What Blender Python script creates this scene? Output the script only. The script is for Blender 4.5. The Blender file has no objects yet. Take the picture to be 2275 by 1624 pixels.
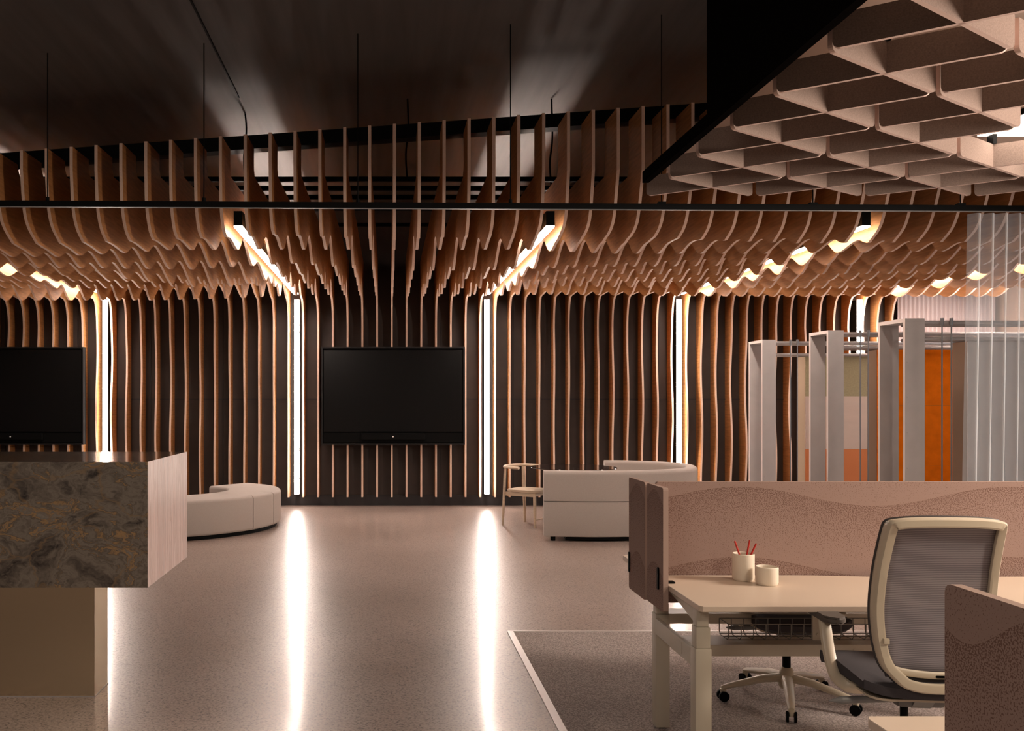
import bpy, bmesh, math, random
from mathutils import Vector, Matrix
random.seed(7)
C = bpy.context.scene
PI = math.pi
# ------------------------------------------------------------------ camera
CAMZ = 1.55
cd = bpy.data.cameras.new('camera'); cam = bpy.data.objects.new('camera', cd)
C.collection.objects.link(cam); C.camera = cam
cam.location = (0, 0, CAMZ); cam.rotation_euler = (PI/2, 0, 0)
cd.sensor_fit = 'HORIZONTAL'; cd.sensor_width = 36.0; cd.lens = 36.0*2000/2275
cd.shift_x = (1137.5-862)/2275; cd.shift_y = (890-812)/2275
cd.clip_start = 0.05; cd.clip_end = 100
# ------------------------------------------------------------------ world, exposure
w = bpy.data.worlds.new('world'); C.world = w; w.use_nodes = True
w.node_tree.nodes['Background'].inputs[0].default_value = (1.0, 0.86, 0.76, 1)
w.node_tree.nodes['Background'].inputs[1].default_value = 0.10
C.view_settings.view_transform = 'Standard'; C.view_settings.look = 'None'
C.view_settings.gamma = 1.0; C.view_settings.exposure = 0.0
STRIP = 58.0          # emission of the light lines
# ------------------------------------------------------------------ lamps of the office (ceiling lamps behind and beside the camera) and an added drape fill
def area(name, loc, size, power, col, rot=(0, 0, 0), sy=None):
    l = bpy.data.lights.new(name, 'AREA'); l.energy = power; l.color = col; l.size = size
    if sy: l.shape = 'RECTANGLE'; l.size_y = sy
    o = bpy.data.objects.new(name, l); C.collection.objects.link(o); o.location = loc; o.rotation_euler = rot
    return o
area('office_ceiling_light', (3.0, 1.0, 2.98), 0.5, 60, (1.0, 0.84, 0.66))
area('office_ceiling_light', (5.6, 3.2, 2.6), 0.9, 300, (1.0, 0.84, 0.72), (0, math.radians(94), 0))
area('hall_ceiling_light', (-2.6, -0.8, 3.9), 2.2, 95, (1.0, 0.82, 0.70), (math.radians(30), 0, 0), 1.2)
area('drape_fill_light', (7.8, 11.4, 2.8), 0.7, 42, (1.0, 0.86, 0.80), (math.radians(65), 0, 0))  # unseen fill light, added to brighten the white drape at far right
area('window_daylight', (8.6, 9.0, 2.0), 2.4, 32, (0.70, 0.86, 1.0), (0, math.radians(90), 0), 2.6)

# ------------------------------------------------------------------ helpers
def link(o): C.collection.objects.link(o); return o
def tag(o, label=None, cat=None, group=None, kind=None):
    if label: o['label'] = label
    if cat: o['category'] = cat
    if group: o['group'] = group
    if kind: o['kind'] = kind
    return o
def thing(name, label, cat, loc=(0, 0, 0), rz=0, group=None):
    o = link(bpy.data.objects.new(name, None)); o.location = loc; o.rotation_euler = (0, 0, rz)
    o.empty_display_size = 0.05
    return tag(o, label, cat, group)
def obj(name, bm, mats, parent=None, smooth=False, loc=None):
    me = bpy.data.meshes.new(name)
    bmesh.ops.recalc_face_normals(bm, faces=bm.faces)
    bm.to_mesh(me); bm.free()
    if not isinstance(mats, (list, tuple)): mats = [mats]
    for m in mats: me.materials.append(m)
    if smooth:
        me.polygons.foreach_set('use_smooth', [True]*len(me.polygons))
        try: me.set_sharp_from_angle(angle=math.radians(38))
        except Exception: pass
    o = link(bpy.data.objects.new(name, me))
    if parent is not None: o.parent = parent
    if loc: o.location = loc
    return o
def struct(name, bm, m, smooth=False):
    o = obj(name, bm, m, None, smooth); o['kind'] = 'structure'; return o
def B(): return bmesh.new()
def box(bm, x0, x1, y0, y1, z0, z1, mi=0, bev=0.0):
    b2 = bmesh.new() if bev else bm
    vs = [b2.verts.new((x, y, z)) for x in (x0, x1) for y in (y0, y1) for z in (z0, z1)]
    F = [(0,1,3,2),(4,6,7,5),(0,4,5,1),(2,3,7,6),(0,2,6,4),(1,5,7,3)]
    fs = []
    for f in F:
        q = b2.faces.new([vs[i] for i in f]); q.material_index = mi; fs.append(q)
    if bev:
        bmesh.ops.bevel(b2, geom=b2.edges[:]+b2.verts[:], offset=bev, segments=2, affect='EDGES', profile=0.6)
        merge(bm, b2, mi)
    return fs
def merge(bm, b2, mi=None, M=None):
    if M is not None: bmesh.ops.transform(b2, matrix=M, verts=b2.verts)
    mp = {v: bm.verts.new(v.co) for v in b2.verts}
    for f in b2.faces:
        try:
            q = bm.faces.new([mp[v] for v in f.verts]); q.material_index = f.material_index if mi is None else mi; q.smooth = f.smooth
        except ValueError: pass
    b2.free()
def prism(bm, pts, axis, a, b, mi=0, side=None):
    """extrude closed polygon; axis 'x': pts are (y,z); 'y': (x,z); 'z': (x,y)"""
    def P(p, t):
        return {'x': (t, p[0], p[1]), 'y': (p[0], t, p[1]), 'z': (p[0], p[1], t)}[axis]
    A = [bm.verts.new(P(p, a)) for p in pts]; Bv = [bm.verts.new(P(p, b)) for p in pts]
    f = bm.faces.new(A); f.material_index = mi
    f = bm.faces.new(Bv[::-1]); f.material_index = mi
    n = len(pts)
    for i in range(n):
        f = bm.faces.new((A[i], Bv[i], Bv[(i+1) % n], A[(i+1) % n])); f.material_index = mi if side is None else side
def cyl(bm, p, q, r, n=10, r2=None, mi=0, cap=True):
    p = Vector(p); q = Vector(q); d = (q-p).normalized()
    u = d.orthogonal().normalized(); v = d.cross(u); r2 = r if r2 is None else r2
    A = [bm.verts.new(p+(u*math.cos(t)+v*math.sin(t))*r) for t in [2*PI*i/n for i in range(n)]]
    Bv = [bm.verts.new(q+(u*math.cos(t)+v*math.sin(t))*r2) for t in [2*PI*i/n for i in range(n)]]
    for i in range(n):
        f = bm.faces.new((A[i], A[(i+1) % n], Bv[(i+1) % n], Bv[i])); f.material_index = mi
    if cap:
        bm.faces.new(A[::-1]).material_index = mi; bm.faces.new(Bv).material_index = mi
def lathe(bm, prof, n=32, c=(0, 0, 0), mi=0):
    rings = []
    for r, z in prof:
        if r < 1e-6: rings.append([bm.verts.new((c[0], c[1], c[2]+z))])
        else: rings.append([bm.verts.new((c[0]+r*math.cos(2*PI*i/n), c[1]+r*math.sin(2*PI*i/n), c[2]+z)) for i in range(n)])
    for a, b in zip(rings, rings[1:]):
        for i in range(n):
            j = (i+1) % n
            if len(a) == 1 and len(b) == 1: continue
            if len(a) == 1: f = bm.faces.new((a[0], b[j], b[i]))
            elif len(b) == 1: f = bm.faces.new((a[i], a[j], b[0]))
            else: f = bm.faces.new((a[i], a[j], b[j], b[i]))
            f.material_index = mi
def catmull(P, n=8, closed=False):
    P = [Vector(p) for p in P]; out = []; m = len(P)
    rng = range(m) if closed else range(m-1)
    for i in rng:
        if closed: p0, p1, p2, p3 = P[(i-1) % m], P[i], P[(i+1) % m], P[(i+2) % m]
        else:
            p1, p2 = P[i], P[i+1]; p0 = P[i-1] if i else p1*2-p2; p3 = P[i+2] if i+2 < m else p2*2-p1
        for k in range(n):
            t = k/n
            out.append(0.5*((2*p1)+(p2-p0)*t+(2*p0-5*p1+4*p2-p3)*t*t+(3*p1-p0-3*p2+p3)*t**3))
    if not closed: out.append(P[-1])
    return out
def tube(bm, pts, r, n=8, closed=False, mi=0, ell=None, up=None):
    """sweep circle / ellipse (ell=(a,b) with a along 'up x tangent', b along up) along points; r may be list"""
    pts = [Vector(p) for p in pts]; m = len(pts); rings = []; u = None
    for i, p in enumerate(pts):
        a = pts[(i-1) % m] if (closed or i) else p; b = pts[(i+1) % m] if (closed or i < m-1) else p
        t = (b-a).normalized()
        if up is not None: v = (Vector(up)-t*t.dot(Vector(up))).normalized(); s = v.cross(t)
        else:
            if u is None: u = t.orthogonal().normalized()
            u = (u-t*u.dot(t)).normalized(); s = u; v = t.cross(u)
        rr = r[i] if isinstance(r, (list, tuple)) else r
        ea, eb = ell if ell else (1, 1)
        if ell and isinstance(ea, (list, tuple)): ea, eb = ell[0][i], ell[1][i]
        rings.append([bm.verts.new(p+s*math.cos(2*PI*k/n)*rr*ea+v*math.sin(2*PI*k/n)*rr*eb) for k in range(n)])
    for i in range(m if closed else m-1):
        A, Bv = rings[i], rings[(i+1) % m]
        for k in range(n):
            f = bm.faces.new((A[k], A[(k+1) % n], Bv[(k+1) % n], Bv[k])); f.material_index = mi
    if not closed:
        bm.faces.new(rings[0][::-1]).material_index = mi; bm.faces.new(rings[-1]).material_index = mi
def sweep_plan(bm, path, prof, mi=0):
    """path: plan points (x,y); prof: closed profile (n,z), n to the left of travel"""
    path = [Vector((p[0], p[1])) for p in path]; m = len(path); rings = []
    for i, p in enumerate(path):
        a = path[max(i-1, 0)]; b = path[min(i+1, m-1)]; t = (b-a).normalized(); nn = Vector((-t.y, t.x))
        rings.append([bm.verts.new((p.x+nn.x*q[0], p.y+nn.y*q[0], q[1])) for q in prof])
    k = len(prof)
    for A, Bv in zip(rings, rings[1:]):
        for i in range(k):
            f = bm.faces.new((A[i], A[(i+1) % k], Bv[(i+1) % k], Bv[i])); f.material_index = mi
    bm.faces.new(rings[0][::-1]).material_index = mi; bm.faces.new(rings[-1]).material_index = mi
def rrect(x0, x1, z0, z1, r, seg=4, corners=(1, 1, 1, 1)):
    """rounded rectangle polygon, corner order: (x0,z0),(x1,z0),(x1,z1),(x0,z1)"""
    out = []
    for (cx, cz, a0, on) in ((x0, z0, PI, corners[0]), (x1, z0, 1.5*PI, corners[1]), (x1, z1, 0, corners[2]), (x0, z1, .5*PI, corners[3])):
        if not on: out.append((cx, cz)); continue
        ccx = cx+r if cx == x0 else cx-r; ccz = cz+r if cz == z0 else cz-r
        for k in range(seg+1):
            a = a0+.5*PI*k/seg; out.append((ccx+r*math.cos(a), ccz+r*math.sin(a)))
    return out
# ------------------------------------------------------------------ materials
def mat(name, col, rough=0.5, metal=0.0, spec=0.5, bump=None, var=None, coat=0):
    """var=(scale, amount, stretch vec) noise colour variation; bump=(scale,strength)"""
    m = bpy.data.materials.new(name); m.use_nodes = True; nt = m.node_tree; N = nt.nodes; L = nt.links
    b = N['Principled BSDF']; b.inputs['Base Color'].default_value = (*col, 1)
    b.inputs['Roughness'].default_value = rough; b.inputs['Metallic'].default_value = metal
    b.inputs['Specular IOR Level'].default_value = spec
    if coat: b.inputs['Coat Weight'].default_value = coat; b.inputs['Coat Roughness'].default_value = 0.1
    tc = N.new('ShaderNodeTexCoord')
    if var:
        mp = N.new('ShaderNodeMapping'); mp.inputs['Scale'].default_value = var[2] if len(var) > 2 else (1, 1, 1)
        L.new(tc.outputs['Object'], mp.inputs[0])
        nz = N.new('ShaderNodeTexNoise'); nz.inputs['Scale'].default_value = var[0]; nz.inputs['Detail'].default_value = 5
        L.new(mp.outputs[0], nz.inputs[0])
        cr = N.new('ShaderNodeValToRGB'); a = var[1]
        cr.color_ramp.elements[0].position = 0.3; cr.color_ramp.elements[1].position = 0.7
        cr.color_ramp.elements[0].color = (*[c*(1-a) for c in col], 1); cr.color_ramp.elements[1].color = (*[min(1, c*(1+a)) for c in col], 1)
        L.new(nz.outputs['Fac'], cr.inputs[0]); L.new(cr.outputs[0], b.inputs['Base Color'])
    if bump:
        n2 = N.new('ShaderNodeTexNoise'); n2.inputs['Scale'].default_value = bump[0]; n2.inputs['Detail'].default_value = 3
        L.new(tc.outputs['Object'], n2.inputs[0])
        bp = N.new('ShaderNodeBump'); bp.inputs['Strength'].default_value = bump[1]; bp.inputs['Distance'].default_value = 0.002
        L.new(n2.outputs['Fac'], bp.inputs['Height']); L.new(bp.outputs[0], b.inputs['Normal'])
    return m
def emit(name, col, s):
    m = bpy.data.materials.new(name); m.use_nodes = True; nt = m.node_tree
    b = nt.nodes['Principled BSDF']; b.inputs['Base Color'].default_value = (*col, 1)
    b.inputs['Emission Color'].default_value = (*col, 1); b.inputs['Emission Strength'].default_value = s
    return m
M = {}
M['fin'] = mat('oak_veneer', (0.40, 0.178, 0.062), 0.6, spec=0.25, var=(3, 0.22, (1, 1.2, 14)))
M['edge'] = mat('plywood_edge', (0.66, 0.46, 0.355), 0.6, var=(60, 0.06))
M['wall'] = mat('dark_wall_board', (0.052, 0.040, 0.034), 0.6, spec=0.3, var=(4, 0.12))
M['black'] = mat('black_metal', (0.003, 0.003, 0.003), 0.6, spec=0.08)
M['fascia'] = mat('black_fascia_paint', (0.004, 0.0033, 0.003), 0.9, spec=0.0)
M['skirt'] = mat('black_skirting', (0.02, 0.016, 0.016), 0.6)
M['deck'] = mat('timber_deck', (0.062, 0.055, 0.052), 0.8, var=(1.4, 0.14, (9, 0.6, 1)))
M['light'] = emit('lit_diffuser', (1.0, 0.85, 0.755), STRIP)
M['uplight'] = emit('lit_upper_diffuser', (1.0, 0.85, 0.755), 190.0)
M['glow'] = emit('lit_lamp_disc', (1.0, 0.86, 0.74), 7.0)
M['screen'] = mat('screen_glass', (0.006, 0.0055, 0.0055), 0.2, spec=0.25)
M['tvframe'] = mat('tv_frame', (0.007, 0.006, 0.006), 0.5, spec=0.3)
M['white'] = mat('small_white_mark', (0.8, 0.8, 0.8), 0.5)
M['sofa'] = mat('oat_wool', (0.385, 0.335, 0.30), 0.9, spec=0.2, bump=(420, 0.5), var=(220, 0.07))
M['seam'] = mat('seam_thread', (0.25, 0.2, 0.17), 0.9)  # plain brown seam thread colour
M['ash'] = mat('pale_ash_wood', (0.55, 0.43, 0.31), 0.5, var=(5, 0.1, (1, 1, 8)))
M['cream'] = mat('cream_laminate', (0.60, 0.49, 0.385), 0.42)
M['creammetal'] = mat('cream_powder_coat', (0.48, 0.43, 0.34), 0.42)
M['creamplastic'] = mat('cream_plastic', (0.62, 0.54, 0.41), 0.38)
M['darkgrey'] = mat('dark_grey_plastic', (0.05, 0.045, 0.045), 0.5)
M['midgrey'] = mat('grey_plastic', (0.16, 0.16, 0.16), 0.45)
M['pad'] = mat('brown_grey_arm_pad', (0.10, 0.085, 0.072), 0.55)
M['seat'] = mat('charcoal_seat_fabric', (0.045, 0.04, 0.045), 0.9, bump=(500, 0.4))
M['wire'] = mat('grey_wire', (0.22, 0.21, 0.19), 0.4, metal=0.6)
M['cup'] = mat('white_stoneware', (0.74, 0.66, 0.54), 0.5)
M['red'] = mat('red_pencil_paint', (0.50, 0.03, 0.02), 0.35)
M['plaster'] = mat('pale_plaster_board', (0.46, 0.43, 0.415), 0.7, var=(3.5, 0.08))
M['plasteredge'] = mat('plaster_board_edge', (0.62, 0.53, 0.49), 0.7)
M['steel'] = mat('galvanised_pipe', (0.45, 0.42, 0.41), 0.4, metal=0.4)
M['rod'] = mat('grey_rod', (0.20, 0.20, 0.205), 0.4, metal=0.5)
M['orange'] = mat('orange_felt', (0.78, 0.17, 0.004), 0.95, spec=0.1, var=(9, 0.10), bump=(60, 0.5))
M['olive'] = mat('olive_felt', (0.36, 0.31, 0.19), 0.95, spec=0.1, var=(60, 0.1))
M['beige'] = mat('beige_felt', (0.60, 0.48, 0.41), 0.95, spec=0.1, var=(1.6, 0.05, (1, 1, 5)))
M['terracotta'] = mat('terracotta_felt', (0.62, 0.22, 0.09), 0.95, spec=0.1)
M['brownfelt'] = mat('brown_felt', (0.20, 0.13, 0.09), 0.95, spec=0.1)
M['tan'] = mat('tan_felt', (0.36, 0.27, 0.19), 0.95, spec=0.1)
M['baffle'] = mat('baffle_felt', (0.225, 0.168, 0.140), 0.95, spec=0.1, var=(160, 0.16), bump=(200, 0.4))
M['baffleedge'] = mat('baffle_cut_edge', (0.64, 0.49, 0.43), 0.95, spec=0.1)
M['soffit'] = mat('beige_soffit_board', (0.50, 0.38, 0.31), 0.9)
M['trimstrip'] = mat('pale_metal_strip', (0.62, 0.56, 0.54), 0.35, metal=0.3)
M['wcurtain'] = mat('white_ribbed_drape', (0.66, 0.56, 0.54), 0.8)

def floor_mat():
    m = bpy.data.materials.new('polished_concrete'); m.use_nodes = True; nt = m.node_tree; N = nt.nodes; L = nt.links
    b = N['Principled BSDF']; tc = N.new('ShaderNodeTexCoord')
    v = N.new('ShaderNodeTexVoronoi'); v.inputs['Scale'].default_value = 130; L.new(tc.outputs['Object'], v.inputs[0])
    n1 = N.new('ShaderNodeTexNoise'); n1.inputs['Scale'].default_value = 70; n1.inputs['Detail'].default_value = 3; L.new(tc.outputs['Object'], n1.inputs[0])
    n2 = N.new('ShaderNodeTexNoise'); n2.inputs['Scale'].default_value = 0.8; n2.inputs['Detail'].default_value = 5; L.new(tc.outputs['Object'], n2.inputs[0])
    # aggregate chips: random cell value thresholded
    sx = N.new('ShaderNodeSeparateXYZ'); L.new(v.outputs['Color'], sx.inputs[0])
    r1 = N.new('ShaderNodeValToRGB'); e = r1.color_ramp
    e.elements[0].position = 0.0; e.elements[0].color = (0.30, 0.30, 0.31, 1); e.elements[1].position = 0.26; e.elements[1].color = (1, 1, 1, 1)
    L.new(sx.outputs[0], r1.inputs[0])
    r2 = N.new('ShaderNodeValToRGB'); e = r2.color_ramp
    e.elements[0].position = 0.36; e.elements[0].color = (0.72, 0.70, 0.68, 1); e.elements[1].position = 0.6; e.elements[1].color = (1.06, 1.04, 1.02, 1)
    L.new(n1.outputs[0], r2.inputs[0])
    r3 = N.new('ShaderNodeValToRGB'); e = r3.color_ramp
    e.elements[0].position = 0.3; e.elements[0].color = (0.32, 0.25, 0.215, 1); e.elements[1].position = 0.7; e.elements[1].color = (0.41, 0.325, 0.285, 1)
    L.new(n2.outputs[0], r3.inputs[0])
    m1 = N.new('ShaderNodeMix'); m1.data_type = 'RGBA'; m1.blend_type = 'MULTIPLY'; m1.inputs[0].default_value = 1
    L.new(r3.outputs[0], m1.inputs[6]); L.new(r1.outputs[0], m1.inputs[7])
    m2 = N.new('ShaderNodeMix'); m2.data_type = 'RGBA'; m2.blend_type = 'MULTIPLY'; m2.inputs[0].default_value = 1
    L.new(m1.outputs[2], m2.inputs[6]); L.new(r2.outputs[0], m2.inputs[7]); L.new(m2.outputs[2], b.inputs['Base Color'])
    mr = N.new('ShaderNodeMapRange'); mr.inputs[3].default_value = 0.30; mr.inputs[4].default_value = 0.38
    L.new(n2.outputs[0], mr.inputs[0]); L.new(mr.outputs[0], b.inputs['Roughness'])
    b.inputs['Specular IOR Level'].default_value = 0.5; b.inputs['Coat Weight'].default_value = 0.32; b.inputs['Coat Roughness'].default_value = 0.12
    return m
def carpet_mat():
    m = mat('grey_carpet', (0.135, 0.115, 0.105), 0.98, spec=0.05, bump=(260, 1.0)); nt = m.node_tree; N = nt.nodes; L = nt.links
    b = N['Principled BSDF']; tc = N.new('ShaderNodeTexCoord')
    n1 = N.new('ShaderNodeTexNoise'); n1.inputs['Scale'].default_value = 120; n1.inputs['Detail'].default_value = 2; L.new(tc.outputs['Object'], n1.inputs[0])
    r = N.new('ShaderNodeValToRGB'); e = r.color_ramp
    e.elements[0].position = 0.4; e.elements[0].color = (0.24, 0.205, 0.19, 1); e.elements[1].position = 0.62; e.elements[1].color = (0.46, 0.39, 0.36, 1)
    L.new(n1.outputs[0], r.inputs[0])
    L.new(r.outputs[0], b.inputs['Base Color']); return m
def marble_mat(name, cols, vein, stretch, rough):
    m = bpy.data.materials.new(name); m.use_nodes = True; nt = m.node_tree; N = nt.nodes; L = nt.links
    b = N['Principled BSDF']; b.inputs['Roughness'].default_value = rough; tc = N.new('ShaderNodeTexCoord')
    mp = N.new('ShaderNodeMapping'); mp.inputs['Scale'].default_value = stretch; L.new(tc.outputs['Object'], mp.inputs[0])
    n0 = N.new('ShaderNodeTexNoise'); n0.inputs['Scale'].default_value = 1.6; n0.inputs['Detail'].default_value = 5; n0.inputs['Roughness'].default_value = 0.62; L.new(mp.outputs[0], n0.inputs[0])
    va = N.new('ShaderNodeVectorMath'); va.operation = 'MULTIPLY_ADD'; L.new(n0.outputs['Color'], va.inputs[0]); va.inputs[1].default_value = (0.5, 0.5, 0.5); L.new(mp.outputs[0], va.inputs[2])
    n1 = N.new('ShaderNodeTexNoise'); n1.inputs['Scale'].default_value = 3.3; n1.inputs['Detail'].default_value = 9; n1.inputs['Roughness'].default_value = 0.66; n1.inputs['Distortion'].default_value = 1.3; L.new(va.outputs[0], n1.inputs[0])
    r = N.new('ShaderNodeValToRGB'); el = r.color_ramp.elements
    while len(el) < len(cols): el.new(0.5)
    for e, (p, c) in zip(el, cols): e.position = p; e.color = (*c, 1)
    L.new(n1.outputs[0], r.inputs[0])
    v = N.new('ShaderNodeTexVoronoi'); v.feature = 'DISTANCE_TO_EDGE'; v.inputs['Scale'].default_value = 2.6; L.new(va.outputs[0], v.inputs[0])
    rv = N.new('ShaderNodeValToRGB'); e = rv.color_ramp.elements
    e[0].position = 0.0; e[0].color = (1, 1, 1, 1); e[1].position = 0.03; e[1].color = (0, 0, 0, 1)
    L.new(v.outputs['Distance'], rv.inputs[0])
    mx = N.new('ShaderNodeMix'); mx.data_type = 'RGBA'; mx.inputs[7].default_value = (*vein, 1)
    mu = N.new('ShaderNodeMath'); mu.operation = 'MULTIPLY'; mu.inputs[1].default_value = 0.5; L.new(rv.outputs[0], mu.inputs[0]); L.new(mu.outputs[0], mx.inputs[0])
    L.new(r.outputs[0], mx.inputs[6]); L.new(mx.outputs[2], b.inputs['Base Color']); return m
def screen_felt():
    """pink-beige felt printed with dark flecks in wavy bands"""
    m = bpy.data.materials.new('flecked_felt'); m.use_nodes = True; nt = m.node_tree; N = nt.nodes; L = nt.links
    b = N['Principled BSDF']; b.inputs['Roughness'].default_value = 0.95; b.inputs['Specular IOR Level'].default_value = 0.1
    tc = N.new('ShaderNodeTexCoord'); sp = N.new('ShaderNodeSeparateXYZ'); L.new(tc.outputs['Object'], sp.inputs[0])
    def math_(op, a, b_=None, c=None):
        n = N.new('ShaderNodeMath'); n.operation = op
        for i, q in enumerate((a, b_, c)):
            if q is None: continue
            if isinstance(q, (int, float)): n.inputs[i].default_value = q
            else: L.new(q, n.inputs[i])
        return n.outputs[0]
    h = math_('ADD', math_('MULTIPLY', sp.outputs[0], 1.0), math_('MULTIPLY', sp.outputs[1], 3.0))
    w1 = math_('MULTIPLY', math_('SINE', math_('MULTIPLY_ADD', h, 4.95, -.36)), -0.045)
    zz = math_('ADD', sp.outputs[2], w1)
    band = math_('FRACT', math_('DIVIDE', math_('SUBTRACT', zz, 0.11), 0.33))   # 0..1 rising saw
    nz = N.new('ShaderNodeTexNoise'); nz.inputs['Scale'].default_value = 225; nz.inputs['Detail'].default_value = 1.5; L.new(tc.outputs['Object'], nz.inputs[0])
    thr = math_('MULTIPLY_ADD', band, 0.17, -0.085)
    dens = math_('ADD', nz.outputs['Fac'], thr)
    r = N.new('ShaderNodeValToRGB'); e = r.color_ramp.elements
    e[0].position = 0.565; e[0].color = (0.30, 0.208, 0.175, 1); e[1].position = 0.595; e[1].color = (0.165, 0.098, 0.077, 1)
    L.new(dens, r.inputs[0]); L.new(r.outputs[0], b.inputs['Base Color']); return m
def mesh_fabric():
    m = bpy.data.materials.new('grey_mesh_fabric'); m.use_nodes = True; nt = m.node_tree; N = nt.nodes; L = nt.links
    b = N['Principled BSDF']; b.inputs['Roughness'].default_value = 0.8
    tc = N.new('ShaderNodeTexCoord'); wv = N.new('ShaderNodeTexWave'); wv.bands_direction = 'Z'; wv.inputs['Scale'].default_value = 48
    wv.inputs['Distortion'].default_value = 0.5; wv.inputs['Detail'].default_value = 1
    L.new(tc.outputs['Object'], wv.inputs[0])
    r = N.new('ShaderNodeValToRGB'); e = r.color_ramp.elements
    e[0].color = (0.17, 0.155, 0.17, 1); e[1].color = (0.36, 0.325, 0.35, 1); L.new(wv.outputs[0], r.inputs[0]); L.new(r.outputs[0], b.inputs['Base Color'])
    b.inputs['Alpha'].default_value = 0.84
    return m
def sheer():
    m = bpy.data.materials.new('sheer_voile'); m.use_nodes = True; nt = m.node_tree; N = nt.nodes; L = nt.links
    out = N['Material Output']; N.remove(N['Principled BSDF'])
    tr = N.new('ShaderNodeBsdfTransparent'); tr.inputs[0].default_value = (0.93, 0.95, 0.97, 1)
    df = N.new('ShaderNodeBsdfDiffuse'); df.inputs[0].default_value = (0.62, 0.66, 0.68, 1)
    tl = N.new('ShaderNodeBsdfTranslucent'); tl.inputs[0].default_value = (0.62, 0.68, 0.70, 1)
    a = N.new('ShaderNodeAddShader'); L.new(df.outputs[0], a.inputs[0]); L.new(tl.outputs[0], a.inputs[1])
    lw = N.new('ShaderNodeLayerWeight'); lw.inputs[0].default_value = 0.42
    mr = N.new('ShaderNodeMapRange'); mr.inputs[3].default_value = 0.13; mr.inputs[4].default_value = 0.7; L.new(lw.outputs['Facing'], mr.inputs[0])
    mx = N.new('ShaderNodeMixShader'); L.new(mr.outputs[0], mx.inputs[0]); L.new(tr.outputs[0], mx.inputs[1]); L.new(a.outputs[0], mx.inputs[2])
    L.new(mx.outputs[0], out.inputs[0]); return m
def glass_smoke():
    m = bpy.data.materials.new('smoked_glass'); m.use_nodes = True; b = m.node_tree.nodes['Principled BSDF']
    b.inputs['Base Color'].default_value = (0.03, 0.02, 0.018, 1); b.inputs['Roughness'].default_value = 0.05; b.inputs['Alpha'].default_value = 0.75
    return m
M['floor'] = floor_mat(); M['carpet'] = carpet_mat(); M['felt'] = screen_felt(); M['mesh'] = mesh_fabric(); M['sheer'] = sheer(); M['smoke'] = glass_smoke()
M['marble'] = marble_mat('brown_marble', [(0.32, (0.025, 0.020, 0.017)), (0.41, (0.09, 0.073, 0.058)), (0.50, (0.17, 0.142, 0.112)), (0.545, (0.09, 0.075, 0.06)), (0.575, (0.30, 0.18, 0.08)), (0.60, (0.14, 0.118, 0.095)), (0.68, (0.22, 0.19, 0.155)), (0.76, (0.45, 0.41, 0.36))], (0.21, 0.13, 0.06), (1.1, 1.1, 1.7), 0.16)
M['marbleend'] = marble_mat('pink_streaked_marble', [(0.32, (0.30, 0.25, 0.24)), (0.42, (0.50, 0.38, 0.35)), (0.48, (0.36, 0.24, 0.20)), (0.53, (0.58, 0.46, 0.43)), (0.6, (0.46, 0.34, 0.30)), (0.68, (0.66, 0.57, 0.55))], (0.6, 0.36, 0.3), (5, 7, 0.35), 0.3)
M['marbletop'] = marble_mat('brown_marble_polished_top', [(0.30, (0.03, 0.024, 0.02)), (0.42, (0.09, 0.065, 0.048)), (0.50, (0.15, 0.105, 0.072)), (0.56, (0.26, 0.15, 0.07)), (0.62, (0.12, 0.09, 0.07)), (0.75, (0.3, 0.27, 0.23))], (0.21, 0.13, 0.06), (0.6, 2.5, 1), 0.11)
M['marbletop'].node_tree.nodes['Principled BSDF'].inputs['Coat Weight'].default_value = 0.4
M['marbletop'].node_tree.nodes['Principled BSDF'].inputs['Coat Roughness'].default_value = 0.1
def brushed():
    m = mat('brushed_bronze', (0.60, 0.485, 0.33), 0.24, metal=1.0)
    b = m.node_tree.nodes['Principled BSDF']; b.inputs['Anisotropic'].default_value = 0.6
    return m
M['bronze'] = brushed()

# ================================================================== SETTING
YW = 13.36
def ztop(x): return 3.945+0.0712*x
bm = B(); box(bm, -9, 9, -2, YW, -0.1, 0); struct('floor', bm, M['floor'])
bm = B(); box(bm, -9, 9, YW, YW+0.15, 0, 5.2)
struct('wall_back', bm, M['wall'])
bm = B()     # pale plaster board joints of the wall: one horizontal cover strip and upright joints
box(bm, -9, 7.45, YW-0.012, YW-0.001, 1.555, 1.575)
for k in range(-27, 35, 5): box(bm, .056+.2155*(k+.36), .056+.2155*(k+.36)+.012, YW-0.01, YW-0.001, 0.16, 3.5)
struct('trim_1', bm, M['skirt'])
bm = B(); box(bm, -9, 7.45, YW-0.02, YW-0.001, 0.0, 0.15); struct('baseboard_back', bm, M['skirt'])
bm = B()     # sloping timber deck high above
zc = lambda x: 4.42+0.0712*x
vs = [bm.verts.new(p) for p in ((-9, -2, zc(-9)), (9, -2, zc(9)), (9, YW+.15, zc(9)), (-9, YW+.15, zc(-9)))]
vt = [bm.verts.new(v.co+Vector((0, 0, .15))) for v in vs]
bm.faces.new(vs); bm.faces.new(vt[::-1])
for i in range(4): bm.faces.new((vs[i], vs[(i+1) % 4], vt[(i+1) % 4], vt[i]))
struct('ceiling', bm, M['deck'])
bm = B(); box(bm, -9.15, -9, -2, YW+.15, 0, 4.6); struct('wall_left', bm, M['wall'])
bm = B(); box(bm, 9, 9.15, -2, YW+.15, 0, 5.2); struct('wall_right', bm, M['soffit'])
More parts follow.
